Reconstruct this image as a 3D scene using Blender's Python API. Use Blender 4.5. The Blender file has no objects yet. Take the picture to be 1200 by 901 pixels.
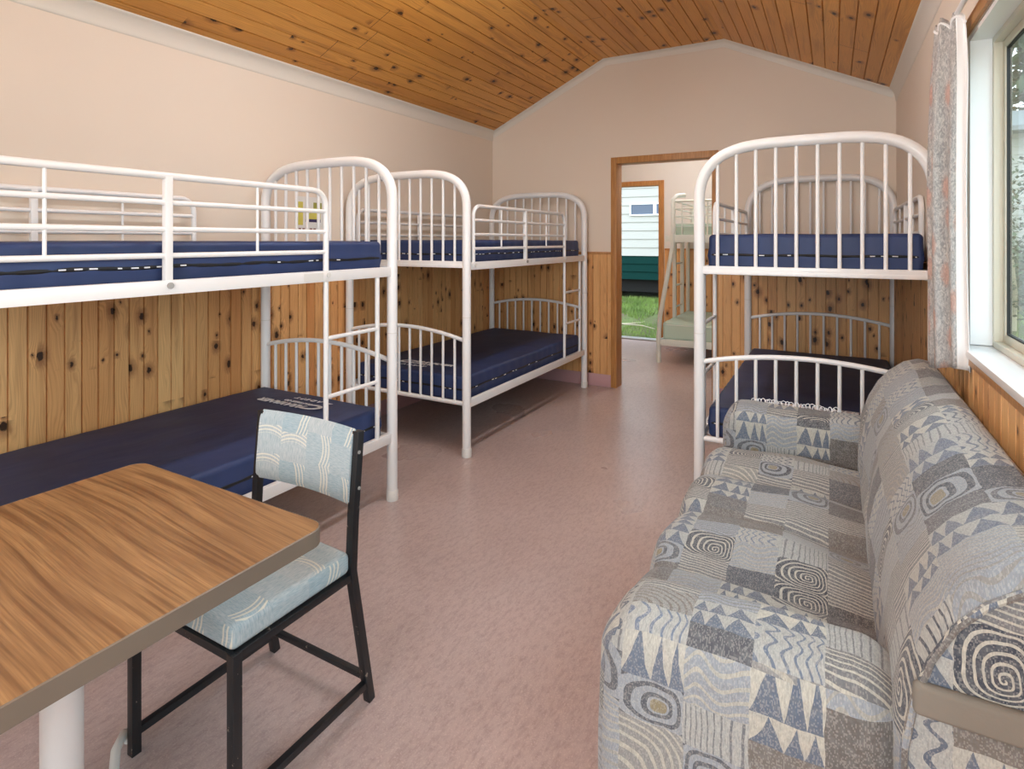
import bpy, bmesh, math, random
from mathutils import Vector, Matrix, noise
random.seed(7)
sc = bpy.context.scene
COL = sc.collection
PI = math.pi

# ------------------------------------------------------------------ helpers
def srgb(r, g, b, a=1.0):
    def f(c):
        c /= 255.0
        return c/12.92 if c <= 0.04045 else ((c+0.055)/1.055)**2.4
    return (f(r), f(g), f(b), a)

class MB:
    """collects geometry for ONE mesh"""
    def __init__(self):
        self.v = []; self.f = []; self.uv = []
    def add(self, vs, fs, uvs=None):
        o = len(self.v)
        self.v += [tuple(p) for p in vs]
        for i, f in enumerate(fs):
            self.f.append([o+k for k in f])
            self.uv.append(uvs[i] if uvs else None)
    def quad(self, a, b, c, d, uv=None):
        self.add([a, b, c, d], [(0, 1, 2, 3)], [uv] if uv else None)
    def box(self, x0, x1, y0, y1, z0, z1):
        vs = [(x0,y0,z0),(x1,y0,z0),(x1,y1,z0),(x0,y1,z0),(x0,y0,z1),(x1,y0,z1),(x1,y1,z1),(x0,y1,z1)]
        self.add(vs, [(0,3,2,1),(4,5,6,7),(0,1,5,4),(1,2,6,5),(2,3,7,6),(3,0,4,7)])
        return self
    def tube(self, pts, r, n=12, caps=True, rs=None, square=False):
        pts = [Vector(p) for p in pts]
        m = len(pts); T = []
        for i in range(m):
            a = pts[max(i-1, 0)]; b = pts[min(i+1, m-1)]
            T.append((b-a).normalized())
        up = Vector((0, 0, 1))
        if abs(T[0].dot(up)) > .9: up = Vector((0, 1, 0))
        N = (up - T[0]*up.dot(T[0])).normalized()
        vs = []; fs = []
        if square: n = 4
        for i in range(m):
            if i:
                N = (N - T[i]*N.dot(T[i])).normalized()
            B = T[i].cross(N)
            rr = rs[i] if rs else r
            k = 1.0
            if 0 < i < m-1:
                d = (pts[i]-pts[i-1]).normalized().dot(T[i]); k = 1/max(d, .5)
            for j in range(n):
                if square:
                    a = PI/4 + j*PI/2; q = rr*math.sqrt(2)
                else:
                    a = 2*PI*j/n; q = rr
                vs.append(pts[i] + N*(math.cos(a)*q) + B*(math.sin(a)*q))
        for i in range(m-1):
            for j in range(n):
                a = i*n+j; b = i*n+(j+1) % n
                fs.append((a, b, b+n, a+n))
        if caps:
            fs.append(tuple(reversed(range(n)))); fs.append(tuple((m-1)*n+j for j in range(n)))
        self.add(vs, fs)
        return self
    def lathe(self, cx, cy, prof, n=24):
        vs = []; fs = []
        for (r, z) in prof:
            for j in range(n):
                a = 2*PI*j/n
                vs.append((cx+r*math.cos(a), cy+r*math.sin(a), z))
        for i in range(len(prof)-1):
            for j in range(n):
                a = i*n+j; b = i*n+(j+1) % n
                fs.append((a, b, b+n, a+n))
        fs.append(tuple(reversed(range(n)))); fs.append(tuple((len(prof)-1)*n+j for j in range(n)))
        self.add(vs, fs)
        return self
    def rbox(self, x0, x1, y0, y1, z0, z1, r, n=4, step=.05, fn=None):
        """rounded box with a sampled surface; fn(Vector)->Vector deforms it"""
        def axis(a, b):
            m = max(1, int(round((b-a-2*r)/step)))
            o = [a + r*(1-math.cos(k*PI/2/n*1.0)) if False else a + r*k/n for k in range(n)]
            o += [a+r+(b-a-2*r)*k/m for k in range(m+1)]
            o += [b-r+r*k/n for k in range(1, n+1)]
            return o
        X, Y, Z = axis(x0, x1), axis(y0, y1), axis(z0, z1)
        idx = {}; vs = []
        def vert(p):
            key = (round(p[0], 5), round(p[1], 5), round(p[2], 5))
            if key in idx: return idx[key]
            q = Vector((min(max(p[0], x0+r), x1-r), min(max(p[1], y0+r), y1-r), min(max(p[2], z0+r), z1-r)))
            d = Vector(p)-q
            if d.length > 1e-9: 
                # equalise the arc
                e = Vector([math.tan(c/r*PI/4)*r if abs(c) < r-1e-7 else c for c in d])
                d = e.normalized()*r
            w = q+d
            if fn: w = fn(w)
            idx[key] = len(vs); vs.append(w); return idx[key]
        fs = []
        def face(A, Bx, mk, flip):
            for i in range(len(A)-1):
                for j in range(len(Bx)-1):
                    q = [vert(mk(A[i], Bx[j])), vert(mk(A[i+1], Bx[j])), vert(mk(A[i+1], Bx[j+1])), vert(mk(A[i], Bx[j+1]))]
                    fs.append(tuple(reversed(q)) if flip else tuple(q))
        face(X, Y, lambda a, b: (a, b, z1), False); face(X, Y, lambda a, b: (a, b, z0), True)
        face(X, Z, lambda a, b: (a, y0, b), False); face(X, Z, lambda a, b: (a, y1, b), True)
        face(Y, Z, lambda a, b: (x1, a, b), False); face(Y, Z, lambda a, b: (x0, a, b), True)
        self.add(vs, fs)
        return self
    def build(self, name, mat, parent=None, smooth=False, bevel=0, boxuv=False, weld=False, angle=40):
        me = bpy.data.meshes.new(name)
        me.from_pydata([tuple(p) for p in self.v], [], self.f)
        if any(u is not None for u in self.uv):
            ul = me.uv_layers.new(name='UVMap')
            k = 0
            for fi, f in enumerate(self.f):
                for j in range(len(f)):
                    if self.uv[fi]: ul.data[k].uv = self.uv[fi][j]
                    k += 1
        if weld or bevel:
            bm = bmesh.new(); bm.from_mesh(me)
            if weld: bmesh.ops.remove_doubles(bm, verts=bm.verts, dist=1e-5)
            if bevel:
                ed = [e for e in bm.edges if len(e.link_faces) == 2 and e.calc_face_angle(0) > .6]
                bmesh.ops.bevel(bm, geom=ed, offset=bevel, segments=2, affect='EDGES', profile=.6, clamp_overlap=True)
            bm.to_mesh(me); bm.free()
        if boxuv:
            ul = me.uv_layers.new(name='UVMap') if not me.uv_layers else me.uv_layers[0]
            for p in me.polygons:
                n = p.normal
                ax = max(range(3), key=lambda i: abs(n[i]))
                for li in p.loop_indices:
                    c = me.vertices[me.loops[li].vertex_index].co
                    ul.data[li].uv = (c.y, c.z) if ax == 0 else ((c.x, c.z) if ax == 1 else (c.x, c.y))
        if smooth or bevel:
            me.polygons.foreach_set('use_smooth', [True]*len(me.polygons))
            me.set_sharp_from_angle(angle=math.radians(angle))
        me.update()
        if mat: me.materials.append(mat)
        o = bpy.data.objects.new(name, me); COL.objects.link(o)
        if parent: o.parent = parent
        return o

def tag(o, label, cat, group=None):
    o['label'] = label; o['category'] = cat
    if group: o['group'] = group
    return o
def thing(name, label, cat, loc=(0, 0, 0), rz=0, group=None):
    o = bpy.data.objects.new(name, None); COL.objects.link(o)
    o.location = loc; o.rotation_euler = (0, 0, rz); o.empty_display_size = .1
    return tag(o, label, cat, group)
def struct(o):
    o['kind'] = 'structure'; return o
def copy_tree(o, parent=None):
    c = o.copy(); COL.objects.link(c); c.parent = parent
    for ch in list(o.children): copy_tree(ch, c)
    return c

# ------------------------------------------------------------------ materials
class NT:
    def __init__(self, name):
        self.m = bpy.data.materials.new(name); self.m.use_nodes = True
        self.t = self.m.node_tree; self.t.nodes.clear()
        self.out = self.t.nodes.new('ShaderNodeOutputMaterial')
        self.b = self.t.nodes.new('ShaderNodeBsdfPrincipled')
        self.t.links.new(self.b.outputs[0], self.out.inputs[0])
    def n(self, ty, **k):
        x = self.t.nodes.new(ty)
        for a, v in k.items(): setattr(x, a, v)
        return x
    def put(self, v, sock):
        if isinstance(v, bpy.types.NodeSocket): self.t.links.new(v, sock)
        elif v is not None:
            if isinstance(v, (tuple, list)) and len(v) == 3 and sock.type == 'RGBA': v = (*v, 1)
            sock.default_value = v
    def m_(self, op, a, b=None, c=None, clamp=False):
        x = self.n('ShaderNodeMath', operation=op); x.use_clamp = clamp
        self.put(a, x.inputs[0])
        if b is not None: self.put(b, x.inputs[1])
        if c is not None: self.put(c, x.inputs[2])
        return x.outputs[0]
    def mix(self, f, a, b, mode='MIX'):
        x = self.n('ShaderNodeMix', data_type='RGBA', blend_type=mode)
        self.put(f, x.inputs[0]); self.put(a, x.inputs[6]); self.put(b, x.inputs[7])
        return x.outputs[2]
    def uv(self): 
        s = self.n('ShaderNodeSeparateXYZ'); self.t.links.new(self.n('ShaderNodeTexCoord').outputs['UV'], s.inputs[0])
        return s.outputs[0], s.outputs[1]
    def obj(self): return self.n('ShaderNodeTexCoord').outputs['Object']
    def sep(self, v):
        s = self.n('ShaderNodeSeparateXYZ'); self.put(v, s.inputs[0]); return s.outputs
    def vec(self, x, y, z=0.0):
        c = self.n('ShaderNodeCombineXYZ'); self.put(x, c.inputs[0]); self.put(y, c.inputs[1]); self.put(z, c.inputs[2])
        return c.outputs[0]
    def noise(self, v, scale, detail=3, rough=.5, dist=0.0):
        x = self.n('ShaderNodeTexNoise'); self.put(v, x.inputs['Vector']); x.inputs['Scale'].default_value = scale
        x.inputs['Detail'].default_value = detail; x.inputs['Roughness'].default_value = rough; x.inputs['Distortion'].default_value = dist
        return x.outputs['Fac']
    def voro(self, v, scale, feature='F1', rnd=1.0, metric='EUCLIDEAN', dim='3D'):
        x = self.n('ShaderNodeTexVoronoi', feature=feature, distance=metric, voronoi_dimensions=dim)
        self.put(v, x.inputs['Vector']); x.inputs['Scale'].default_value = scale; x.inputs['Randomness'].default_value = rnd
        return x
    def white(self, v, dim='2D'):
        x = self.n('ShaderNodeTexWhiteNoise', noise_dimensions=dim)
        self.put(v, x.inputs['W' if dim == '1D' else 'Vector']); return x
    def ramp(self, f, stops):
        x = self.n('ShaderNodeValToRGB'); self.put(f, x.inputs[0])
        e = x.color_ramp.elements
        while len(e) < len(stops): e.new(.5)
        for i, (p, c) in enumerate(stops):
            e[i].position = p; e[i].color = c if len(c) == 4 else (*c, 1)
        return x.outputs[0]
    def mr(self, v, a, b, c=0.0, d=1.0, smooth=False):
        x = self.n('ShaderNodeMapRange'); x.interpolation_type = 'SMOOTHSTEP' if smooth else 'LINEAR'
        self.put(v, x.inputs[0])
        for i, q in enumerate((a, b, c, d)): self.put(q, x.inputs[i+1])
        return x.outputs[0]
    def bump(self, h, s=.3, d=.01):
        x = self.n('ShaderNodeBump'); self.put(h, x.inputs['Height']); x.inputs['Strength'].default_value = s
        x.inputs['Distance'].default_value = d
        self.t.links.new(x.outputs[0], self.b.inputs['Normal'])
    def set(self, color=None, rough=None, metal=None, spec=None, **k):
        self.put(color, self.b.inputs['Base Color']); self.put(rough, self.b.inputs['Roughness'])
        self.put(metal, self.b.inputs['Metallic']); self.put(spec, self.b.inputs['Specular IOR Level'])
        for a, v in k.items(): self.put(v, self.b.inputs[a.replace('_', ' ')])
        return self.m

def plain(name, col, rough=.5, metal=0, bumpn=0, spec=None, var=0.0):
    t = NT(name); c = col
    if var:
        f = t.noise(t.obj(), 6, 4)
        c = t.mix(t.mr(f, .3, .7, 0, var), col, tuple(x*.6 for x in col[:3])+(1,))
    if bumpn: t.bump(t.noise(t.obj(), bumpn, 3), .15, .004)
    return t.set(c, rough, metal, spec)

def pine(name, light, mid, dark, pitch=.134, knot_keep=.8, ends=False, rough=.45, knot_size=1.0, seed=0.0):
    """varnished knotty pine boards; UV = (across, along) in metres"""
    t = NT(name); u, v = t.uv()
    b = t.m_('FLOOR', t.m_('DIVIDE', u, pitch))
    b2 = t.m_('FLOOR', t.m_('DIVIDE', u, pitch/2))
    w = t.white(t.m_('ADD', b, seed+3.1), '1D'); r1 = w.outputs[0]
    w2 = t.white(t.m_('ADD', b2, seed+11.3), '1D'); r2 = w2.outputs[0]
    v1 = t.m_('ADD', v, t.m_('MULTIPLY', r1, 9.7))
    # knots, in whorls: one row of cells across a board
    kv = t.voro(t.vec(t.m_('MULTIPLY', u, 1.0), t.m_('MULTIPLY', v1, .62)), 1/.082, dim='2D')
    d = t.m_('MULTIPLY', kv.outputs['Distance'], .082)
    kc = t.n('ShaderNodeSeparateColor'); t.put(kv.outputs['Color'], kc.inputs[0])
    whorl = t.noise(t.vec(t.m_('MULTIPLY', b, 5.3), t.m_('MULTIPLY', v1, 1.0)), 3.4, 0)
    gate = t.m_('MULTIPLY', t.m_('LESS_THAN', kc.outputs[0], knot_keep), t.m_('GREATER_THAN', whorl, .5))
    rk = t.m_('MULTIPLY_ADD', kc.outputs[1], .0105*knot_size, .0028)
    wob = t.noise(t.vec(u, v), 70, 2)
    dd = t.m_('ADD', d, t.m_('MULTIPLY_ADD', wob, .014, -.007))
    knot = t.m_('MULTIPLY', t.mr(t.m_('DIVIDE', dd, rk), 1.15, .75, 0, 1, True), gate)
    halo = t.m_('MULTIPLY', t.mr(t.m_('DIVIDE', dd, rk), 3.6, .9, 0, 1, True), gate)
    bulge = t.m_('MULTIPLY', t.mr(d, .05, 0, 0, .016, True), gate)
    # grain
    low = t.noise(t.vec(t.m_('MULTIPLY', u, 5), t.m_('MULTIPLY', v1, .8), r1), 2.2, 2)
    ug = t.m_('ADD', t.m_('ADD', u, bulge), t.m_('MULTIPLY', low, .11))
    g1 = t.m_('SINE', t.m_('MULTIPLY', ug, 2*PI/.0105))
    g1 = t.mr(g1, -1, 1, 0, 1)
    g1 = t.m_('POWER', g1, 2.2)
    fib = t.noise(t.vec(t.m_('MULTIPLY', ug, 1), t.m_('MULTIPLY', v, .012)), 420, 3)
    base = t.mix(t.m_('MULTIPLY', t.m_('ADD', r1, r2), .5), light, mid)
    gm = t.noise(t.vec(u, t.m_('MULTIPLY', v1, .25), r2), 14, 2)
    c = t.mix(t.m_('MULTIPLY', g1, t.mr(gm, .35, .65, .06, .34)), base, dark)
    c = t.mix(t.mr(fib, .38, .75, 0, .3), c, dark)
    strk = t.noise(t.vec(t.m_('MULTIPLY', u, 1), t.m_('MULTIPLY', v1, .06), r1), 26, 2)
    c = t.mix(t.mr(strk, .54, .72, 0, .45), c, dark)
    c = t.mix(t.m_('MULTIPLY', halo, .6), c, srgb(112, 58, 30))
    c = t.mix(t.m_('MULTIPLY', knot, .93), c, srgb(34, 18, 12))
    if ends:
        q = t.m_('FRACT', t.m_('DIVIDE', t.m_('ADD', v, t.m_('MULTIPLY', r1, 3.0)), 2.7))
        c = t.mix(t.m_('LESS_THAN', q, .0013), c, srgb(50, 26, 12))
    t.bump(t.m_('ADD', t.m_('MULTIPLY', fib, .4), g1), .05, .002)
    return t.set(c, rough, 0, .4)

M = {}
M['pine'] = pine('varnished_pine', srgb(248, 204, 142), srgb(214, 150, 92), srgb(160, 98, 54))
M['pine_end'] = pine('varnished_pine_end_wall', srgb(240, 194, 134), srgb(214, 160, 104), srgb(166, 112, 66), seed=40)
M['ceil'] = pine('varnished_pine_ceiling', srgb(234, 172, 88), srgb(210, 146, 68), srgb(150, 92, 38), pitch=.182, knot_keep=.24, ends=True, seed=17, knot_size=1.2, rough=.4)
def frame_wood():
    t = NT('timber_frame_wood'); o = t.sep(t.obj())
    g = t.noise(t.vec(t.m_('MULTIPLY', o[0], 60), t.m_('MULTIPLY', o[1], 60), t.m_('MULTIPLY', o[2], 3)), 2, 3)
    return t.set(t.mix(t.mr(g, .3, .7), srgb(196, 142, 82), srgb(162, 110, 58)), .42)
M['frame'] = frame_wood()
def paint(name, c, rough=.6):
    t = NT(name)
    f = t.noise(t.obj(), 1.3, 3); f2 = t.noise(t.obj(), 140, 2)
    t.bump(f2, .06, .002)
    return t.set(t.mix(t.mr(f, .3, .7, 0, .5), c, tuple(x*.95 for x in c[:3])+(1,)), rough)
M['paint'] = paint('cream_wall_paint', srgb(228, 215, 200))
M['paint2'] = paint('pale_wall_paint', srgb(224, 224, 220))
M['trim'] = plain('white_trim_paint', srgb(222, 216, 206), .45)
M['white'] = plain('white_enamel_steel', srgb(238, 239, 240), .28, spec=.5)
M['plastic'] = plain('white_plastic', srgb(225, 225, 222), .4)
M['sillw'] = plain('white_gloss_sill', srgb(240, 240, 240), .3)
M['alu'] = plain('cream_window_frame', srgb(214, 208, 190), .35)
M['rubber'] = plain('black_rubber_seal', srgb(20, 20, 20), .6)
M['steel'] = plain('bolt_steel', srgb(170, 170, 168), .35, .3)
M['blackmetal'] = None
def floor_mat():
    t = NT('pink_vinyl_floor'); o = t.n('ShaderNodeVectorMath', operation='ADD'); t.put(t.obj(), o.inputs[0]); o.inputs[1].default_value = (31.37, 17.73, 5.41); o = o.outputs[0]
    a = t.noise(o, 1.6, 4); b = t.noise(o, 240, 2); s = t.sep(o)
    c2 = t.noise(t.vec(t.m_('MULTIPLY', s[0], 1.0), t.m_('MULTIPLY', s[1], .35), .373), 90, 3, .65)
    sp = t.voro(o, 150)
    c = t.mix(t.mr(a, .3, .7), srgb(190, 172, 168), srgb(178, 160, 156))
    c = t.mix(t.mr(c2, .42, .72, 0, .5), c, srgb(138, 116, 114))
    c = t.mix(t.mr(b, .55, .75, 0, .5), c, srgb(216, 196, 192))
    # faint marbled drift
    t.bump(b, .05, .001)
    return t.set(c, t.mr(a, .3, .7, .27, .34), 0, .6)
M['floor'] = floor_mat()
M['skirt'] = plain('pink_vinyl_skirting', srgb(190, 152, 156), .4)
def navy():
    t = NT('navy_nylon_cover'); o = t.obj(); s = t.sep(o)
    n1 = t.noise(t.vec(t.m_('MULTIPLY', s[0], 1.2), t.m_('MULTIPLY', s[1], 1.0), t.m_('MULTIPLY', s[2], .6)), 3.2, 2, .4, .9)
    n2 = t.noise(t.vec(t.m_('MULTIPLY', s[0], 2.2), t.m_('MULTIPLY', s[1], .7), t.m_('MULTIPLY', s[2], .8)), 7, 1, .4, .8)
    t.bump(t.m_('ADD', n1, t.m_('MULTIPLY', n2, .25)), .5, .012)
    c = t.mix(t.mr(n1, .3, .7), srgb(52, 68, 112), srgb(46, 60, 98))
    return t.set(c, .5, 0, .35)
M['navy'] = navy()
M['zip'] = plain('black_zip', srgb(14, 15, 20), .5)
M['print'] = plain('white_print', srgb(240, 242, 246), .5)
def sofa_mat():
    t = NT('woven_patchwork_fabric'); u, v = t.uv()
    o = t.vec(u, v)
    wu = t.m_('ADD', u, t.m_('MULTIPLY', t.m_('SUBTRACT', t.noise(o, 16, 2), .5), .012))
    wv = t.m_('ADD', v, t.m_('MULTIPLY', t.m_('SUBTRACT', t.noise(t.vec(v, u, 3.0), 16, 2), .5), .012))
    wu = t.m_('ADD', wu, t.m_('MULTIPLY', t.m_('SINE', t.m_('MULTIPLY', wu, 27)), .016))
    wv = t.m_('ADD', wv, t.m_('MULTIPLY', t.m_('SINE', t.m_('MULTIPLY', wv, 31)), .014))
    CW, CH = .118, .098
    col = t.m_('FLOOR', t.m_('DIVIDE', wu, CW))
    off = t.white(col, '1D').outputs[0]
    vv = t.m_('ADD', t.m_('DIVIDE', wv, CH), t.m_('MULTIPLY', off, 3.0))
    row = t.m_('FLOOR', vv)
    x = t.m_('SUBTRACT', t.m_('FRACT', t.m_('DIVIDE', wu, CW)), .5)
    y = t.m_('SUBTRACT', t.m_('FRACT', vv), .5)
    w = t.white(t.vec(col, row)); r = w.outputs['Value']
    wc = t.n('ShaderNodeSeparateColor'); t.put(w.outputs['Color'], wc.inputs[0]); rA, rB = wc.outputs[0], wc.outputs[1]
    ax = t.m_('ABSOLUTE', x); ay = t.m_('ABSOLUTE', y)
    p4 = lambda q: t.m_('POWER', q, 3.2)
    dist = t.m_('POWER', t.m_('ADD', p4(ax), p4(ay)), 1/3.2)
    ang = t.m_('DIVIDE', t.m_('ARCTAN2', y, x), 2*PI)
    cream, pale, grey, slate, blue, brown, ochre = srgb(194, 191, 178), srgb(166, 170, 170), srgb(114, 117, 122), srgb(54, 60, 74), srgb(122, 138, 162), srgb(116, 108, 100), srgb(142, 132, 104)
    fine = t.noise(t.vec(t.m_('MULTIPLY', u, 1), t.m_('MULTIPLY', v, .25)), 330, 2, .6)
    def line(expr, width): return t.m_('LESS_THAN', t.m_('FRACT', expr), width)
    # motifs
    spiral = t.mix(line(t.m_('ADD', t.m_('MULTIPLY', dist, 11), ang), .34), slate, cream)
    stripe = t.mix(line(t.m_('ADD', t.m_('MULTIPLY', y, 8), t.m_('MULTIPLY', x, .6)), .3), t.mix(rA, brown, grey), cream)
    wave = t.mix(line(t.m_('ADD', t.m_('MULTIPLY', x, 5.5), t.m_('MULTIPLY', t.m_('SINE', t.m_('MULTIPLY', y, 15)), .28)), .26), t.mix(rA, cream, pale), t.mix(rB, slate, blue))
    hw = t.mix(line(t.m_('ADD', t.m_('MULTIPLY', y, 7), t.m_('MULTIPLY', t.m_('SINE', t.m_('MULTIPLY', x, 8)), .5)), .3), t.mix(rA, blue, pale), t.mix(rB, grey, cream))
    tri1 = t.m_('ABSOLUTE', t.m_('SUBTRACT', t.m_('FRACT', t.m_('MULTIPLY', x, 3)), .5))
    tri = t.m_('LESS_THAN', t.m_('MULTIPLY', tri1, 2), t.m_('FRACT', t.m_('MULTIPLY', y, 2)))
    tric = t.mix(tri, t.mix(rA, slate, blue), t.mix(rB, cream, pale))
    ring = t.mix(line(t.m_('MULTIPLY', dist, 5.2), .42), t.mix(rA, pale, blue), t.mix(rB, grey, slate))
    ringc = t.mix(t.m_('LESS_THAN', dist, .15), ring, ochre)
    arcs = t.m_('SQRT', t.m_('ADD', t.m_('POWER', t.m_('ADD', x, .5), 2.0), t.m_('POWER', t.m_('ADD', y, .5), 2.0)))
    arcc = t.mix(line(t.m_('MULTIPLY', arcs, 6), .33), t.mix(rA, grey, cream), t.mix(rB, cream, brown))
    plainc = t.mix(line(t.m_('MULTIPLY', x, 9), .22), t.mix(rA, pale, cream), grey)
    solid = t.mix(rB, t.mix(rA, slate, blue), t.mix(rA, brown, grey))
    c = plainc
    for th, mm in ((.86, spiral), (.76, stripe), (.62, wave), (.48, hw), (.38, tric), (.27, ringc), (.16, arcc), (.09, solid)):
        pass
    c = solid
    for th, mm in ((.13, plainc), (.23, arcc), (.34, ringc), (.40, tric), (.54, hw), (.69, wave), (.81, stripe), (.91, spiral)):
        c = t.mix(t.m_('GREATER_THAN', r, th), c, mm)
    mot = t.noise(t.vec(u, v, 7.0), 60, 4, .7)
    c = t.mix(t.mr(mot, .42, .66, .02, .36), c, srgb(146, 148, 148))
    c = t.mix(t.mr(fine, .35, .7, 0, .4), c, srgb(104, 106, 108))
    sp = t.white(t.vec(t.m_('FLOOR', t.m_('MULTIPLY', u, 520)), t.m_('FLOOR', t.m_('MULTIPLY', v, 360)))).outputs[0]
    c = t.mix(t.m_('MULTIPLY', t.m_('GREATER_THAN', sp, .72), .2), c, srgb(205, 203, 195))
    t.bump(t.m_('ADD', t.m_('MULTIPLY', sp, .5), fine), .35, .003)
    return t.set(c, .92, 0, .15, Sheen_Weight=.2)
M['sofa'] = sofa_mat()
def chair_mat():
    t = NT('pale_blue_woven_fabric'); u, v = t.uv()
    fib = t.noise(t.vec(t.m_('MULTIPLY', u, .12), v), 420, 3, .65)
    fib2 = t.noise(t.vec(u, t.m_('MULTIPLY', v, .12), 5.), 380, 3, .65)
    CW, CH = .105, .085
    col = t.m_('FLOOR', t.m_('DIVIDE', u, CW))
    vv = t.m_('ADD', t.m_('DIVIDE', v, CH), t.m_('MULTIPLY', t.white(col, '1D').outputs[0], 2.))
    row = t.m_('FLOOR', vv)
    x = t.m_('SUBTRACT', t.m_('FRACT', t.m_('DIVIDE', u, CW)), .5); y = t.m_('SUBTRACT', t.m_('FRACT', vv), .5)
    w = t.white(t.vec(col, row)); r = w.outputs[0]
    base = t.mix(r, srgb(172, 190, 198), srgb(196, 202, 203))
    f = t.mix(t.m_('GREATER_THAN', r, .5), t.mr(fib, .35, .7, 0, .75), t.mr(fib2, .35, .7, 0, .75))
    c = t.mix(f, base, srgb(128, 156, 170))
    bend = t.m_('ADD', x, t.m_('MULTIPLY', t.m_('MULTIPLY', y, y), .5))
    bend2 = t.m_('ADD', y, t.m_('MULTIPLY', t.m_('MULTIPLY', x, x), .6))
    l1 = t.m_('LESS_THAN', t.m_('ABSOLUTE', t.m_('SUBTRACT', t.m_('FRACT', t.m_('MULTIPLY', bend, 8)), .5)), .2)
    l1 = t.m_('MULTIPLY', l1, t.m_('GREATER_THAN', bend, .12))
    l2 = t.m_('LESS_THAN', t.m_('ABSOLUTE', t.m_('SUBTRACT', t.m_('FRACT', t.m_('MULTIPLY', bend2, 8)), .5)), .2)
    l2 = t.m_('MULTIPLY', l2, t.m_('GREATER_THAN', bend2, .2))
    g = t.m_('ADD', t.m_('MULTIPLY', l1, t.m_('LESS_THAN', r, .45)), t.m_('MULTIPLY', l2, t.m_('GREATER_THAN', r, .72)), clamp=True)
    c = t.mix(t.m_('MULTIPLY', g, .75), c, srgb(226, 222, 206))
    t.bump(t.m_('ADD', fib, g), .3, .002)
    return t.set(c, .9, 0, .15)
M['chairfab'] = chair_mat()
def black_mat():
    t = NT('scuffed_black_steel'); o = t.obj()
    n1 = t.noise(o, 38, 4, .7)
    s = t.mr(n1, .66, .7)
    return t.set(t.mix(s, srgb(26, 28, 32), srgb(150, 138, 126)), .42, 0, .5)
M['black'] = black_mat()
def laminate():
    t = NT('teak_laminate'); s = t.sep(t.obj())
    warp = t.noise(t.vec(t.m_('MULTIPLY', s[0], 1.3), t.m_('MULTIPLY', s[1], .8)), 1.1, 0)
    y = t.m_('ADD', t.m_('ADD', s[1], t.m_('MULTIPLY', s[0], .10)), t.m_('MULTIPLY', warp, .10))
    band = t.noise(t.vec(t.m_('MULTIPLY', s[0], .06), y), 30, 3, .6)
    fib = t.noise(t.vec(t.m_('MULTIPLY', s[0], .02), y), 420, 3, .6)
    ln = t.noise(t.vec(t.m_('MULTIPLY', s[0], .025), y), 95, 2, .5)
    c = t.mix(t.mr(band, .36, .64), srgb(172, 134, 90), srgb(140, 104, 68))
    c = t.mix(t.mr(ln, .48, .66, 0, .75), c, srgb(104, 70, 42))
    c = t.mix(t.mr(fib, .4, .7, 0, .5), c, srgb(112, 78, 48))
    return t.set(c, .38, 0, .45)
M['laminate'] = laminate()
M['edge'] = plain('grey_brown_edging', srgb(116, 104, 92), .4, var=.3)
M['tableleg'] = plain('off_white_table_leg', srgb(214, 212, 212), .35)
def curtain_mat():
    t = NT('floral_curtain_fabric'); u, v = t.uv(); o = t.vec(u, v)
    n1 = t.noise(o, 46, 4, .6, 1.6); n2 = t.noise(o, 110, 3, .6, 2.0)
    c = t.mix(t.mr(n1, .38, .62), srgb(224, 220, 216), srgb(172, 170, 170))
    c = t.mix(t.mr(n2, .54, .66, 0, .6), c, srgb(136, 140, 146))
    fl = t.voro(o, 7.5, dim='2D'); cc = t.n('ShaderNodeSeparateColor'); t.put(fl.outputs['Color'], cc.inputs[0])
    d = t.m_('ADD', fl.outputs['Distance'], t.m_('MULTIPLY', t.m_('SUBTRACT', n2, .5), .5))
    flower = t.m_('MULTIPLY', t.mr(d, .34, .2), t.m_('GREATER_THAN', cc.outputs[0], .45))
    c = t.mix(t.m_('MULTIPLY', flower, .5), c, t.mix(n2, srgb(226, 150, 118), srgb(214, 176, 160)))
    t.bump(n1, .2, .003)
    tr = t.n('ShaderNodeBsdfTranslucent'); t.put(c, tr.inputs[0])
    mx = t.n('ShaderNodeMixShader'); mx.inputs[0].default_value = .3
    t.t.links.new(t.b.outputs[0], mx.inputs[1]); t.t.links.new(tr.outputs[0], mx.inputs[2]); t.t.links.new(mx.outputs[0], t.out.inputs[0])
    return t.set(c, .9, 0, .1)
M['curtain'] = curtain_mat()
def glass(name, tint=(.9, .95, .93)):
    t = NT(name)
    tr = t.n('ShaderNodeBsdfTransparent'); tr.inputs[0].default_value = (*tint, 1)
    gl = t.n('ShaderNodeBsdfGlossy'); gl.inputs['Roughness'].default_value = .02
    fr = t.n('ShaderNodeFresnel'); fr.inputs[0].default_value = 1.45
    mx = t.n('ShaderNodeMixShader')
    bf = t.n('ShaderNodeNewGeometry').outputs['Backfacing']
    t.put(t.m_('MULTIPLY', fr.outputs[0], t.m_('SUBTRACT', 1.0, bf)), mx.inputs[0]); t.t.links.new(tr.outputs[0], mx.inputs[1]); t.t.links.new(gl.outputs[0], mx.inputs[2])
    t.t.links.new(mx.outputs[0], t.out.inputs[0])
    return t.m
M['glass'] = glass('clear_window_glass')
M['mint'] = plain('pale_green_white_enamel', srgb(214, 222, 216), .35)
M['mintmat'] = plain('pale_green_quilted_cover', srgb(186, 208, 194), .8, bumpn=30)
M['cladding'] = plain('cream_weatherboard', srgb(176, 174, 166), .5)
M['teal'] = plain('dark_teal_weatherboard', srgb(14, 50, 46), .9, spec=.1)
M['roof'] = plain('grey_steel_roof', srgb(120, 124, 126), .4)
M['darkglass'] = plain('dark_cabin_glass', srgb(70, 84, 104), .1)
M['under'] = plain('dark_underfloor_void', srgb(22, 20, 18), .9)
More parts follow.
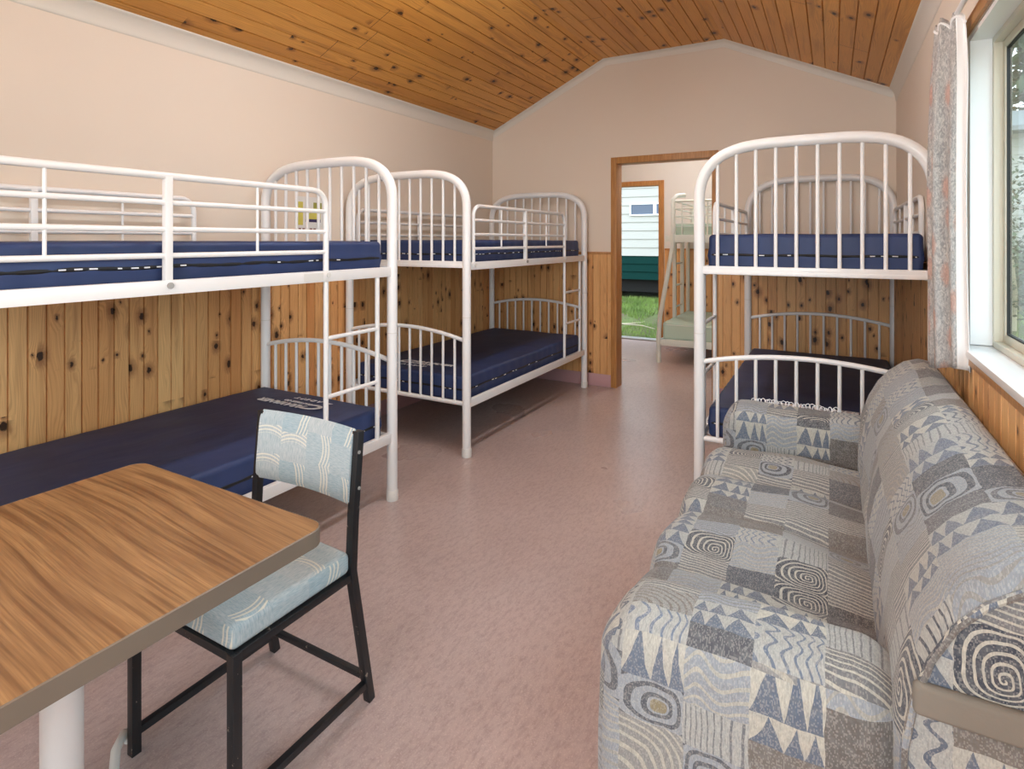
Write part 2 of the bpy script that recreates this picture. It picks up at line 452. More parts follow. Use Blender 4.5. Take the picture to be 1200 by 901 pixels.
def soil():
    t = NT('grassy_ground'); o = t.obj()
    n = t.noise(o, 2.2, 5, .6); n2 = t.noise(o, 30, 4, .7)
    c = t.mix(t.mr(n, .4, .62), srgb(100, 116, 60), srgb(104, 92, 72))
    c = t.mix(t.mr(n2, .45, .7, 0, .6), c, srgb(62, 80, 36))
    t.bump(n2, .6, .05)
    return t.set(c, .9)
M['soil'] = soil()
def blades():
    t = NT('grass_blades'); o = t.obj(); n = t.noise(o, 3, 3); n2 = t.white(o, '3D').outputs[0]
    c = t.mix(t.mr(n, .35, .65), srgb(138, 162, 78), srgb(102, 130, 56))
    return t.set(c, .7)
M['blades'] = blades()
M['bark'] = plain('dry_branch_bark', srgb(176, 164, 140), .8)
M['leaf'] = plain('dark_green_leaves', srgb(58, 82, 48), .6, var=.5)
M['tube'] = None

# ------------------------------------------------------------------ room dimensions
XL, XR, YB, YF = -2.991, .395, 4.945, -2.5
ZE, ZT, X1, X2 = 2.395, 2.955, -1.805, -.772
YB2, Y2 = 5.06, 7.467              # far face of the partition, far wall of the second room
WZ = 1.195                         # top of the pine panelling

# floor
struct(MB().box(XL-.12, XR+.12, YF-.12, Y2+.14, -.12, 0).build('floor', M['floor']))

def grooved(mb, P0, U, V, N, width, length, pitch, gw=.0034, depth=.011, s0=0.0, thick=.018):
    """V-jointed boards: U across, V along, N towards the room"""
    P0, U, V, N = Vector(P0), Vector(U).normalized(), Vector(V).normalized(), Vector(N).normalized()
    sec = [(0, 0)]
    k = math.ceil((s0+1e-6)/pitch)
    while k*pitch - s0 < width-.004:
        s = k*pitch - s0
        if s > .006:
            g = gw if k % 2 else gw*1.25
            sec += [(s-g, 0), (s-g*.45, -depth), (s+g*.45, -depth), (s+g, 0)]
        k += 1
    sec.append((width, 0))
    flip = U.cross(V).dot(N) < 0
    for (a, da), (b, db) in zip(sec[:-1], sec[1:]):
        q = [P0+U*a+N*da, P0+U*b+N*db, P0+U*b+N*db+V*length, P0+U*a+N*da+V*length]
        uv = [(a+s0, 0), (b+s0, 0), (b+s0, length), (a+s0, length)]
        if flip: q.reverse(); uv.reverse()
        mb.quad(*q, uv=uv)
    B = -N*thick
    c = [P0, P0+U*width, P0+U*width+V*length, P0+V*length]
    for i in range(4):
        a, b = c[i], c[(i+1) % 4]
        mb.quad(a+B, b+B, b, a, uv=[(0, 0), (.05, 0), (.05, .02), (0, .02)])
    mb.quad(*[p+B for p in c], uv=[(0, 0), (1, 0), (1, 1), (0, 1)])

# ---- walls
HW = 3.08
def wall(name, boxes, mat=M['paint']):
    m = MB()
    for b in boxes: m.box(*b)
    return struct(m.build(name, mat))
wl = wall('wall_left', [(XL-.12, XL, YF-.12, Y2+.12, 0, ZE+.12)])
WY0, WY1, WZ0, WZ1 = -.55, 2.43, .955, 2.0       # window opening in the right wall
wr = wall('wall_right', [(XR, XR+.1, YF-.12, WY0, 0, ZE+.12), (XR, XR+.1, WY1, YB2, 0, ZE+.12),
                         (XR, XR+.1, WY0, WY1, 0, WZ0), (XR, XR+.1, WY0, WY1, WZ1, ZE+.12)])
DX0, DX1, DZ = -1.70, -.862, 2.018
wb = wall('wall_back', [(XL, DX0, YB, YB2, 0, HW), (DX1, XR, YB, YB2, 0, HW), (DX0, DX1, YB, YB2, DZ, HW)])
FX0, FX1, FZ0, FZ1 = -2.5, -.3, .1, 2.1
wf = wall('wall_front', [(XL, FX0, YF-.12, YF, 0, HW), (FX1, XR, YF-.12, YF, 0, HW), (FX0, FX1, YF-.12, YF, FZ1, HW), (FX0, FX1, YF-.12, YF, 0, FZ0)])
EX0, EX1, EZ = -2.86, -1.965, 2.06
wx = wall('wall_end', [(XL, EX0, Y2, Y2+.12, 0, HW), (EX1, XR, Y2, Y2+.12, 0, HW), (EX0, EX1, Y2, Y2+.12, EZ, HW)], M['paint2'])
wall('wall_east', [(XR, XR+.12, YB2, Y2+.12, 0, ZE+.12)], M['paint2'])
# second room's lining on the partition
# ---- ceiling: three boarded planes running the length of both rooms
m = MB()
sl = Vector((X1-XL, 0, ZT-ZE)); n1 = Vector((sl.z, 0, -sl.x)).normalized()
sr = Vector((XR-X2, 0, ZE-ZT)); n3 = Vector((sr.z, 0, -sr.x)).normalized()
LEN = Y2+.1-YF
P = .091
grooved(m, (XL, YF, ZE), sl, (0, 1, 0), n1, sl.length, LEN, P, gw=.0032, depth=.009, s0=.0, thick=.02)
grooved(m, (X1, YF, ZT), (1, 0, 0), (0, 1, 0), (0, 0, -1), X2-X1, LEN, P, gw=.0032, depth=.009, s0=.03+P*16, thick=.02)
grooved(m, (X2, YF, ZT), sr, (0, 1, 0), n3, sr.length, LEN, P, gw=.0032, depth=.009, s0=.02+P*30, thick=.02)
ceil = struct(m.build('ceiling', M['ceil']))
# ---- pine panelling up to the dado
def panelling(name, parent, specs, mat):
    m = MB()
    for s in specs: grooved(m, *s[:6], .067, s0=s[6])
    o = m.build(name, mat, parent); return o
panelling('pine_panelling', wl, [((XL+.018, -2.48, .1), (0, 1, 0), (0, 0, 1), (1, 0, 0), YB+2.48, WZ-.1, .02), ((XL+.018, YB2, .1), (0, 1, 0), (0, 0, 1), (1, 0, 0), Y2-YB2, WZ-.1, .3)], M['pine'])
panelling('pine_panelling', wb, [((XL+.018, YB-.018, .1), (1, 0, 0), (0, 0, 1), (0, -1, 0), (-1.742)-(XL+.018), WZ-.1, .01),
                                 ((-.822, YB-.018, .1), (1, 0, 0), (0, 0, 1), (0, -1, 0), XR-.018+.822, WZ-.1, 2.04)], M['pine_end'])
panelling('pine_panelling', wr, [((XR-.018, -2.48, .1), (0, 1, 0), (0, 0, 1), (-1, 0, 0), WY1+.06+2.48, WZ0-.02-.1, .04), ((XR-.018, WY1+.06, .1), (0, 1, 0), (0, 0, 1), (-1, 0, 0), YB-WY1-.06, WZ-.1, .053)], M['pine_end'])
panelling('pine_panelling', wx, [((EX1+.06, Y2-.018, .1), (1, 0, 0), (0, 0, 1), (0, -1, 0), XR-EX1-.06, WZ-.1, .02)], M['pine_end'])
def dado(parent, *bx):
    m = MB()
    for b in bx: m.box(*b)
    return m.build('dado_cap', M['frame'], parent, bevel=.003)
dado(wl, (XL, XL+.026, YF+.02, YB, WZ, WZ+.022))
dado(wb, (XL+.026, -1.742, YB-.026, YB, WZ, WZ+.022), (-.822, XR-.026, YB-.026, YB, WZ, WZ+.022))
dado(wr, (XR-.026, XR, WY1+.08, YB, WZ, WZ+.022))
dado(wx, (EX1+.06, XR-.02, Y2-.026, Y2, WZ, WZ+.022))
def base(name, *bx):
    m = MB()
    for b in bx: m.box(*b)
    return struct(m.build(name, M['skirt'], bevel=.002))
base('baseboard_left', (XL, XL+.022, YF, YB, 0, .112))
base('baseboard_back', (XL+.022, -1.742, YB-.022, YB, 0, .112), (-.822, XR-.022, YB-.022, YB, 0, .112))
base('baseboard_right', (XR-.022, XR, YF, YB, 0, .112))
base('baseboard_end', (EX1+.06, XR, Y2-.022, Y2, 0, .112))
# ---- cornices
def cove(name, path, downs, outs, k=.075, ko=None):
    ko = ko or k
    m = MB(); prof = [(0, 1), (.03, 1), (.09, .93), (.11, .8), (.22, .45), (.45, .22), (.8, .11), (.93, .09), (1, .03), (1, 0)]
    rows = [[Vector(p)+Vector(o)*ko*a+Vector(d)*k*b for (a, b) in prof] for p, d, o in zip(path, downs, outs)]
    for r0, r1 in zip(rows[:-1], rows[1:]):
        for i in range(len(prof)-1): m.quad(r0[i], r0[i+1], r1[i+1], r1[i])
    for row, p in ((rows[0], path[0]), (rows[-1], path[-1])):
        m.add(row+[Vector(p)], [tuple(range(len(row)+1))])
    return struct(m.build(name, M['trim'], weld=True, smooth=True, angle=50))
cl = sl.normalized(); cr = -sr.normalized()
cove('trim_1', [(XL, YF, ZE), (XL, YB, ZE)], [(0, 0, -1)]*2, [cl]*2, .078, .05)
cove('trim_2', [(XR, YF, ZE), (XR, YB, ZE)], [(0, 0, -1)]*2, [cr]*2, .078, .05)
def down(a, b):
    d = (Vector(b)-Vector(a)).normalized(); return Vector((d.z, 0, -d.x))
pts = [(XL, YB, ZE), (X1, YB, ZT), (X2, YB, ZT), (XR, YB, ZE)]
ds = [down(pts[i], pts[i+1]) for i in range(3)]
dv = [ds[0]]
for i in (0, 1):
    b = (ds[i]+ds[i+1]).normalized(); dv.append(b/b.dot(ds[i]))
dv.append(ds[2])
cove('trim_3', pts, dv, [(0, -1, 0)]*4, .052, .045)

# ---- inner doorway (no leaf): timber frame
m = MB(); f0, f1 = YB-.018, YB2+.018
m.box(-1.742, -1.69, f0, f1, 0, DZ+.045); m.box(-.872, -.822, f0, f1, 0, DZ+.045); m.box(-1.69, -.872, f0, f1, DZ-.012, DZ+.045)
d1 = struct(m.build('door_1', M['frame'], bevel=.003))
# outer doorway
m = MB(); f0, f1 = Y2-.018, Y2+.13
m.box(EX0-.045, EX0+.012, f0, f1, 0, EZ+.045); m.box(EX1-.02, EX1+.05, f0, f1, 0, EZ+.045); m.box(EX0+.012, EX1-.02, f0, f1, EZ-.02, EZ+.045)
d2 = struct(m.build('door_2', M['frame'], bevel=.003))
MB().box(EX0+.012, EX1-.02, Y2-.01, Y2+.14, 0, .018).build('threshold', M['steel'], d2, bevel=.003)

# ---- window in the right wall
w1 = struct(MB().box(XR+.002, XR+.098, WY0+.002, WY0+.02, WZ0+.02, WZ1).box(XR+.002, XR+.098, WY1-.02, WY1-.002+.0, WZ0+.02, WZ1)
            .box(XR+.002, XR+.098, WY0+.02, WY1-.02, WZ1-.018, WZ1-.002).build('window_1', M['sillw']))
MB().box(XR-.028, XR+.098, WY0, WY1+.0, WZ0-.005, WZ0+.018).build('window_sill', M['sillw'], w1, bevel=.004)
MB().box(XR-.022, XR-.001, WY0-.02, WY1+.02, WZ0-.03, WZ0-.006).build('sill_moulding', M['frame'], w1, bevel=.002)
gy1 = WY1-.02
def ring(m, x0, x1, y0, y1, z0, z1, t):
    m.box(x0, x1, y0, y0+t, z0, z1); m.box(x0, x1, y1-t, y1, z0, z1)
    m.box(x0, x1, y0+t, y1-t, z0, z0+t); m.box(x0, x1, y0+t, y1-t, z1-t, z1)
m = MB(); ring(m, XR+.060, XR+.101, WY0+.02, gy1, WZ0+.018, WZ1-.018, .02)
wfm = m.build('window_frame', M['alu'], w1, bevel=.002)
ym = (WY0+gy1)/2
for (a, b, xo) in ((ym-.02, gy1-.02, .083), (WY0+.04, ym+.02, .063)):
    m = MB(); ring(m, XR+xo, XR+xo+.018, a, b, WZ0+.038, WZ1-.038, .026)
    s = m.build('sash', M['alu'], w1, bevel=.002)
    m = MB(); ring(m, XR+xo+.004, XR+xo+.016, a+.026, b-.026, WZ0+.064, WZ1-.064, .005)
    m.build('glazing_seal', M['rubber'], s)
    MB().box(XR+xo+.008, XR+xo+.012, a+.03, b-.03, WZ0+.068, WZ1-.068).build('pane', M['glass'], s)
# ---- glazed sliding door in the wall behind the camera
m = MB()
def ringx(m, x0, x1, y0, y1, z0, z1, t):
    m.box(x0, x0+t, y0, y1, z0, z1); m.box(x1-t, x1, y0, y1, z0, z1)
    m.box(x0+t, x1-t, y0, y1, z0, z0+t); m.box(x0+t, x1-t, y0, y1, z1-t, z1)
ringx(m, FX0, FX1, YF-.1, YF-.02, FZ0, FZ1, .05); m.box((FX0+FX1)/2-.03, (FX0+FX1)/2+.03, YF-.08, YF-.04, FZ0+.05, FZ1-.05)
w2 = struct(m.build('window_2', M['alu']))
MB().box(FX0+.05, FX1-.05, YF-.063, YF-.057, FZ0+.05, FZ1-.05).build('pane', M['glass'], w2)

# ---- curtain track and batten over the window
m = MB(); m.box(XR-.012, XR, -.7, 2.47, 2.002, 2.045)
bt = m.build('trim_4', M['frame'], bevel=.002); struct(bt)
rod = thing('curtain_rod', 'white curtain rod above the window on the right wall', 'curtain rod', (XR-.045, 1.0, 2.055))
MB().tube([(0, -1.75, 0), (0, 1.50, 0)], .008, 12).build('rail', M['white'], rod, smooth=True)
for y in (-1.7, 0, 1.46):
    MB().box(-.006, .045, y-.008, y+.008, -.006, .006).build('bracket', M['plastic'], rod, bevel=.002)

# ---- curtain, gathered at the far end of its rod
def curtain():
    t = thing('curtain', 'grey floral curtain with salmon blooms gathered at the window\'s far side', 'curtain', (0, 0, .9))
    NS, NZ = 90, 40
    def center(s, k):   # k: 0 bottom .. 1 top
        a = Vector((.372, 2.60)); b = Vector((.300, 2.43)); b2 = Vector((.288, 2.36)); c = Vector((.374, 2.275))
        if s < .45: p = a.lerp(b, s/.45)
        elif s < .6: p = b.lerp(b2, (s-.45)/.15)
        else: p = b2.lerp(c, (s-.6)/.4)
        top = Vector((.362, 2.60)).lerp(Vector((.345, 2.36)), s)
        w = max(0, (k-.8)/.2)**1.5*.3
        bulge = math.sin(k*PI)*.006
        p = p + Vector((-bulge, 0))
        return p.lerp(top, w)
    zb, zt = .0, 1.15
    P = []
    for i in range(NZ+1):
        k = i/NZ; z = zb+(zt-zb)*k
        row = []
        for j in range(NS+1):
            s = j/NS
            c = center(s, k); c2 = center(min(1, s+.01), k); c1 = center(max(0, s-.01), k)
            d = (c2-c1).normalized(); nrm = Vector((-d.y, d.x))
            amp = .011*(1-.3*k)+.004*noise.noise(Vector((s*4, k*3, 1)))
            f = math.sin(s*2*PI*5.5 + .5*math.sin(k*3))*amp
            q = c + nrm*f
            zz = z + (.01*math.sin(s*9) if i == 0 else 0)
            if k > .97: zz += .012*math.sin(s*30)
            q.x = min(q.x, XR-.004)
            row.append(Vector((q.x, q.y, zz)))
        P.append(row)
    for name, off, mat in (('cloth', 0, M['curtain']), ('lining', .004, M['sillw'])):
        m = MB()
        L = 0
        for j in range(int(NS*.89)):
            seg = .62/NS*1.6
            for i in range(NZ):
                q = [P[i][j], P[i][j+1], P[i+1][j+1], P[i+1][j]]
                if off:
                    q = [p+Vector((off*.7, off*.6, 0)) for p in q]
                u0, u1 = j*seg, (j+1)*seg; v0, v1 = i*1.15/NZ, (i+1)*1.15/NZ
                m.quad(*q, uv=[(u0, v0), (u1, v0), (u1, v1), (u0, v1)])
        if off:
            m = MB()
            for j in range(int(NS*.89), NS):
                for i in range(NZ):
                    m.quad(*[Vector(p) for p in (P[i][j], P[i][j+1], P[i+1][j+1], P[i+1][j])])
        o = m.build(name, mat, t, weld=True, smooth=True, angle=80)
        sm = o.modifiers.new('thick', 'SOLIDIFY'); sm.thickness = .0018
    # header tape at the top
    m = MB(); m.tube([P[-1][j]+Vector((0, 0, -.02)) for j in range(0, NS+1, 2)], .0, 6, rs=[.006]*len(range(0, NS+1, 2)))
    m.build('header_tape', M['sillw'], t, smooth=True)
curtain()

# ------------------------------------------------------------------ bunk beds
W, L = .973, 1.90
R = .0265
ZU, ZLOW = 1.17, .32
def arch_pts(z0, zt, n=28, p=4.0, q=2.2):
    a = W/2; out = []
    for i in range(n+1):
        th = PI*i/n
        c, s = math.cos(th), math.sin(th)
        out.append((-a + a*math.copysign(abs(c)**(2/p), c), z0+(zt-z0)*abs(s)**(2/q)))
    return out
def arch_z(x, z0, zt, p=4.0, q=2.2):
    s = min(1, abs(x+W/2)/(W/2)); return z0+(zt-z0)*max(0, 1-s**p)**(1/q)
def make_bunk(label, top=1.745, group='white steel bunk beds'):
    """front (ladder) side at x=0, wall side at x=-W, y 0..L, ladder at the y=L end"""
    t = thing('bunk_bed', label, 'bunk bed', group=group)
    wm = M['white']
    for e, y in enumerate((0, L)):
        path = [(0, y, .0), (0, y, .8)] + [(x, y, z) for x, z in arch_pts(1.53, top)] + [(-W, y, .8), (-W, y, 0)]
        ef = MB().tube(path, R, 18).build('end_frame', wm, t, smooth=True, angle=60)
        for x in (0, -W):
            MB().lathe(x, y, [(R+.0035, 0), (R+.004, .004), (R+.0035, .048), (R+.001, .052)], 20).build('foot_cap', M['plastic'], ef, smooth=True)
            MB().lathe(x, y, [(R+.0004, .848), (R+.0012, .8495), (R+.0012, .8515), (R+.0004, .853)], 20).build('joint_collar', M['plastic'], ef, smooth=True)
        MB().box(-W+.02, -.02, y-.015, y+.015, ZU-.002, ZU+.022).box(-W+.02, -.02, y-.02, y+.02, ZU-.018, ZU-.0).build('end_rail', wm, t, bevel=.003)
        MB().tube([(-W+.02, y, ZLOW), (-.02, y, ZLOW)], .014, 10).build('end_rail', wm, t, smooth=True)
        lp = [(-W*(1-k/16), y, .703 + .062*(1-(2*k/16-1)**2)) for k in range(17)]
        MB().tube(lp, .0125, 12).build('lower_arch', wm, t, smooth=True)
        for k in range(1, 11):
            x = -W*k/11
            zt_ = arch_z(x, 1.53, top)
            MB().tube([(x, y, ZU+.01), (x, y, zt_)], .0085, 10).build('spindle', wm, t, smooth=True)
            s = x/W+.5
            MB().tube([(x, y, ZLOW), (x, y, .703+.062*(1-(2*s)**2))], .0085, 10).build('spindle', wm, t, smooth=True)
    for x, sg in ((0, -1), (-W, 1)):
        MB().box(x-.014, x+.014, .02, L-.02, ZU-.032, ZU+.016).build('side_rail', wm, t, bevel=.003)
        MB().box(x-.014, x+.014, .02, L-.02, ZLOW-.024, ZLOW+.024).build('side_rail', wm, t, bevel=.003)
        # guard rail
        y0, y1 = .075, 1.462
        pa = [(x, y0, ZU+.0)]; rr = .07; zt = 1.538
        pa += [(x, y0, zt-rr)] + [(x, y0+rr-rr*math.cos(a*PI/12), zt-rr+rr*math.sin(a*PI/12)) for a in range(1, 7)]
        pa += [(x, y1-rr+rr*math.sin(a*PI/12), zt-rr+rr*math.cos(a*PI/12)) for a in range(0, 7)] + [(x, y1, ZU)]
        g = MB().tube(pa, .0125, 12).build('guard_rail', wm, t, smooth=True, angle=60)
        for z in (1.448, 1.358, 1.269):
            MB().tube([(x, y0, z), (x, y1, z)], .0095, 10).build('guard_bar', wm, g, smooth=True)
        ym = (y0+y1)/2
        MB().box(x-.012, x+.012, ym-.012, ym+.012, ZU, zt).build('guard_post', wm, g, bevel=.002)
        for yy in ((y0+ym)/2, (y1+ym)/2):
            MB().tube([(x, yy, 1.269), (x, yy, zt)], .0055, 8).build('guard_spindle', wm, g, smooth=True)
        for yy in (y0, ym, y1):
            MB().tube([(x-.016*sg*1, yy, ZU-.002), (x-.021*sg, yy, ZU-.002)], .011, 12).build('bolt', M['plastic'] if yy != ym else M['steel'], g, smooth=True)
    # ladder
    la = None
    m = MB(); m.tube([(0, 1.462, ZLOW+.02), (0, 1.462, ZU-.03)], .0115, 10)
    la = m.build('ladder', wm, t, smooth=True)
    MB().tube([(0, 1.79, ZLOW+.02), (0, 1.79, ZU-.03)], .0115, 10).build('stile', wm, la, smooth=True)
    for z in (.885, .624):
        MB().tube([(0, 1.462, z), (0, 1.79, z)], .010, 10).build('rung', wm, la, smooth=True)
    for z in (ZU-.022, ZLOW-.006):
        for k in range(9):
            yy = .13+k*(L-.26)/8
            MB().box(-W+.014, -.014, yy-.025, yy+.025, z-.004, z+.004).build('slat', wm, t)
    return t
bunk1 = make_bunk('white steel bunk bed nearest the camera on the left, running out of the frame')
bunk1.location = (-1.962, .355, 0)
bunk2 = copy_tree(bunk1); bunk2.location = (-1.955, 2.925, 0)
bunk2['label'] = 'white steel bunk bed standing in the back left corner beside the open doorway'
bunk3 = make_bunk('white steel bunk bed in the back right corner, behind the patterned sofa', 1.79)
bunk3.location = (-.594, 4.912, 0); bunk3.rotation_euler.z = PI
MB().box(.0146, .0152, 1.33, 1.435, 1.146, 1.178).build('label_plate', M['plastic'], bunk1)

# ------------------------------------------------------------------ mattresses
def text_mesh(s, size, mat, name, parent, loc, rz=0, extrude=.0006, tilt=None, sx=1.0, shear=0, offset=0.0, bold=.0):
    cu = bpy.data.curves.new('t', 'FONT'); cu.body = s; cu.size = size; cu.extrude = extrude
    cu.align_x = 'LEFT'; cu.shear = shear; cu.offset = bold; cu.resolution_u = 3
    to = bpy.data.objects.new('t', cu); COL.objects.link(to)
    dg = bpy.context.evaluated_depsgraph_get(); dg.update()
    me = bpy.data.meshes.new_from_object(to.evaluated_get(dg))
    bpy.data.objects.remove(to); bpy.data.curves.remove(cu)
    me.materials.clear(); me.materials.append(mat); me.name = name
    M4 = Matrix.Translation(Vector(loc)) @ Matrix.Rotation(rz, 4, 'Z') @ (tilt or Matrix.Identity(4)) @ Matrix.Diagonal((sx, 1, 1, 1))
    me.transform(M4)
    o = bpy.data.objects.new(name, me); COL.objects.link(o); o.parent = parent
    return o
MW, ML = .90, 1.83
def make_mattress(label, h, text, seed):
    t = thing('mattress', label, 'mattress', group='navy vinyl-covered mattresses')
    def fn(p):
        q = p.copy()
        nz = noise.noise(Vector((p.x*3.2+seed, p.y*2.0, p.z*4)))
        f2 = noise.noise(Vector((p.x*7+seed, p.y*5, p.z*9+3)))
        if p.z > h*.6: q.z += .004*nz + .002*f2 - .004*max(0, 1-abs(p.x)/.45)*0
        side = max(abs(p.x)/(MW/2), abs(p.y)/(ML/2))
        if side > .93:
            # pinched in at the zip line
            q.x += math.copysign(-.006*math.exp(-((p.z-h*.48)/.02)**2), p.x) if abs(p.x) > MW/2-.03 else 0
            q.y += math.copysign(-.006*math.exp(-((p.z-h*.48)/.02)**2), p.y) if abs(p.y) > ML/2-.03 else 0
            w = .0022*math.sin(p.y*60+3*nz)*(.5+.5*f2) if abs(p.x) > MW/2-.03 else .0018*math.sin(p.x*60)*(.5+.5*f2)
            if abs(p.x) > MW/2-.03: q.x += w
            else: q.y += w
        return q
    body = MB().rbox(-MW/2, MW/2, -ML/2, ML/2, 0, h, .022, 4, .022, fn)
    b = body.build('cover', M['navy'], t, smooth=True, angle=70)
    # zip band around the middle
    e = .0005; a, c = MW/2-.0005, ML/2-.0005; rr = .03
    path = []
    for (cx, cy, a0) in ((a-rr, c-rr, 0), (-a+rr, c-rr, PI/2), (-a+rr, -c+rr, PI), (a-rr, -c+rr, 1.5*PI)):
        for k in range(5):
            th = a0+k*PI/8; path.append((cx+rr*math.cos(th), cy+rr*math.sin(th), h*.48))
    path.append(path[0])
    # densify
    dens = []
    for p, q in zip(path[:-1], path[1:]):
        d = (Vector(q)-Vector(p)).length; n = max(1, int(d/.04))
        for k in range(n): dens.append(Vector(p).lerp(Vector(q), k/n)+Vector((0, 0, .0015*math.sin(len(dens)*.8+seed))))
    dens.append(dens[0])
    MB().tube(dens, .0085, 8, caps=False).build('zip_band', M['zip'], t, smooth=True)
    # pale glints of the zip tape showing through the flap
    m = MB(); rnd = random.Random(seed)
    for i in range(2, len(dens)-2):
        if rnd.random() < .42:
            p = dens[i]; q = p.lerp(dens[i+1], .3+.3*rnd.random())
            off = Vector((p.x, 0, 0)).normalized()*.0078 if abs(p.x) > a-.02 else Vector((0, p.y, 0)).normalized()*.0078
            m.tube([p+off, q+off], .0024, 6)
    m.build('zip_tape', M['print'], t, smooth=True)['kind'] = 'stuff'
    if text:
        z = h+.006
        yb = -ML/2
        text_mesh('C', .105, M['print'], 'lettering', t, (-.225, yb+.150, z), sx=1.5, shear=.3, bold=.003)
        text_mesh('ARAVANER', .06, M['print'], 'lettering', t, (-.115, yb+.185, z), sx=1.08, shear=.3, bold=.0025)
        text_mesh('MATTRESS CO', .026, M['print'], 'lettering', t, (-.115, yb+.148, z), sx=1.15, shear=.2, bold=.0014)
        text_mesh('A D E P T', .034, M['print'], 'lettering', t, (-.13, yb+.088, z), sx=1.35, shear=.2, bold=.0014)
        m = MB(); m.add([(-.205, yb+.095, z), (-.15, yb+.095, z), (-.165, yb+.12, z), (-.205, yb+.095, z+.0008), (-.15, yb+.095, z+.0008), (-.165, yb+.12, z+.0008)],
                        [(0, 2, 1), (3, 4, 5), (0, 1, 4, 3), (1, 2, 5, 4), (2, 0, 3, 5)])
        m.build('printed_mark', M['print'], t)
    return t
zl, zu = ZLOW+.026-.012, ZU+.002-.018
def put(t, x, y, z, rz=0): t.location = (x, y, z); t.rotation_euler.z = rz
HL = .155
b1c = (-1.962-W/2, .355+L/2); b2c = (-1.955-W/2, 2.925+L/2); b3c = (-.594+W/2, 4.912-L/2)
mt = make_mattress('navy mattress on the lower bunk of the bed nearest the camera on the left', HL, True, 1)
put(mt, *b1c, zl-.016, PI)
mt2 = make_mattress('navy mattress on the lower bunk of the bed in the back left corner', HL, True, 5)
put(mt2, *b2c, zl-.016)
mt3 = make_mattress('navy mattress on the lower bunk directly behind the patterned sofa', HL, True, 9)
put(mt3, *b3c, zl-.016)
mu = make_mattress('navy mattress on the upper bunk nearest the camera on the left', .165, False, 13)
put(mu, *b1c, ZU-.018)
mu2 = make_mattress('navy mattress on the upper bunk in the back left corner', .17, False, 17)
put(mu2, *b2c, ZU-.018, PI)
mu3 = make_mattress('navy mattress on the upper bunk above and behind the sofa', .20, False, 21)
put(mu3, *b3c, ZU-.018)

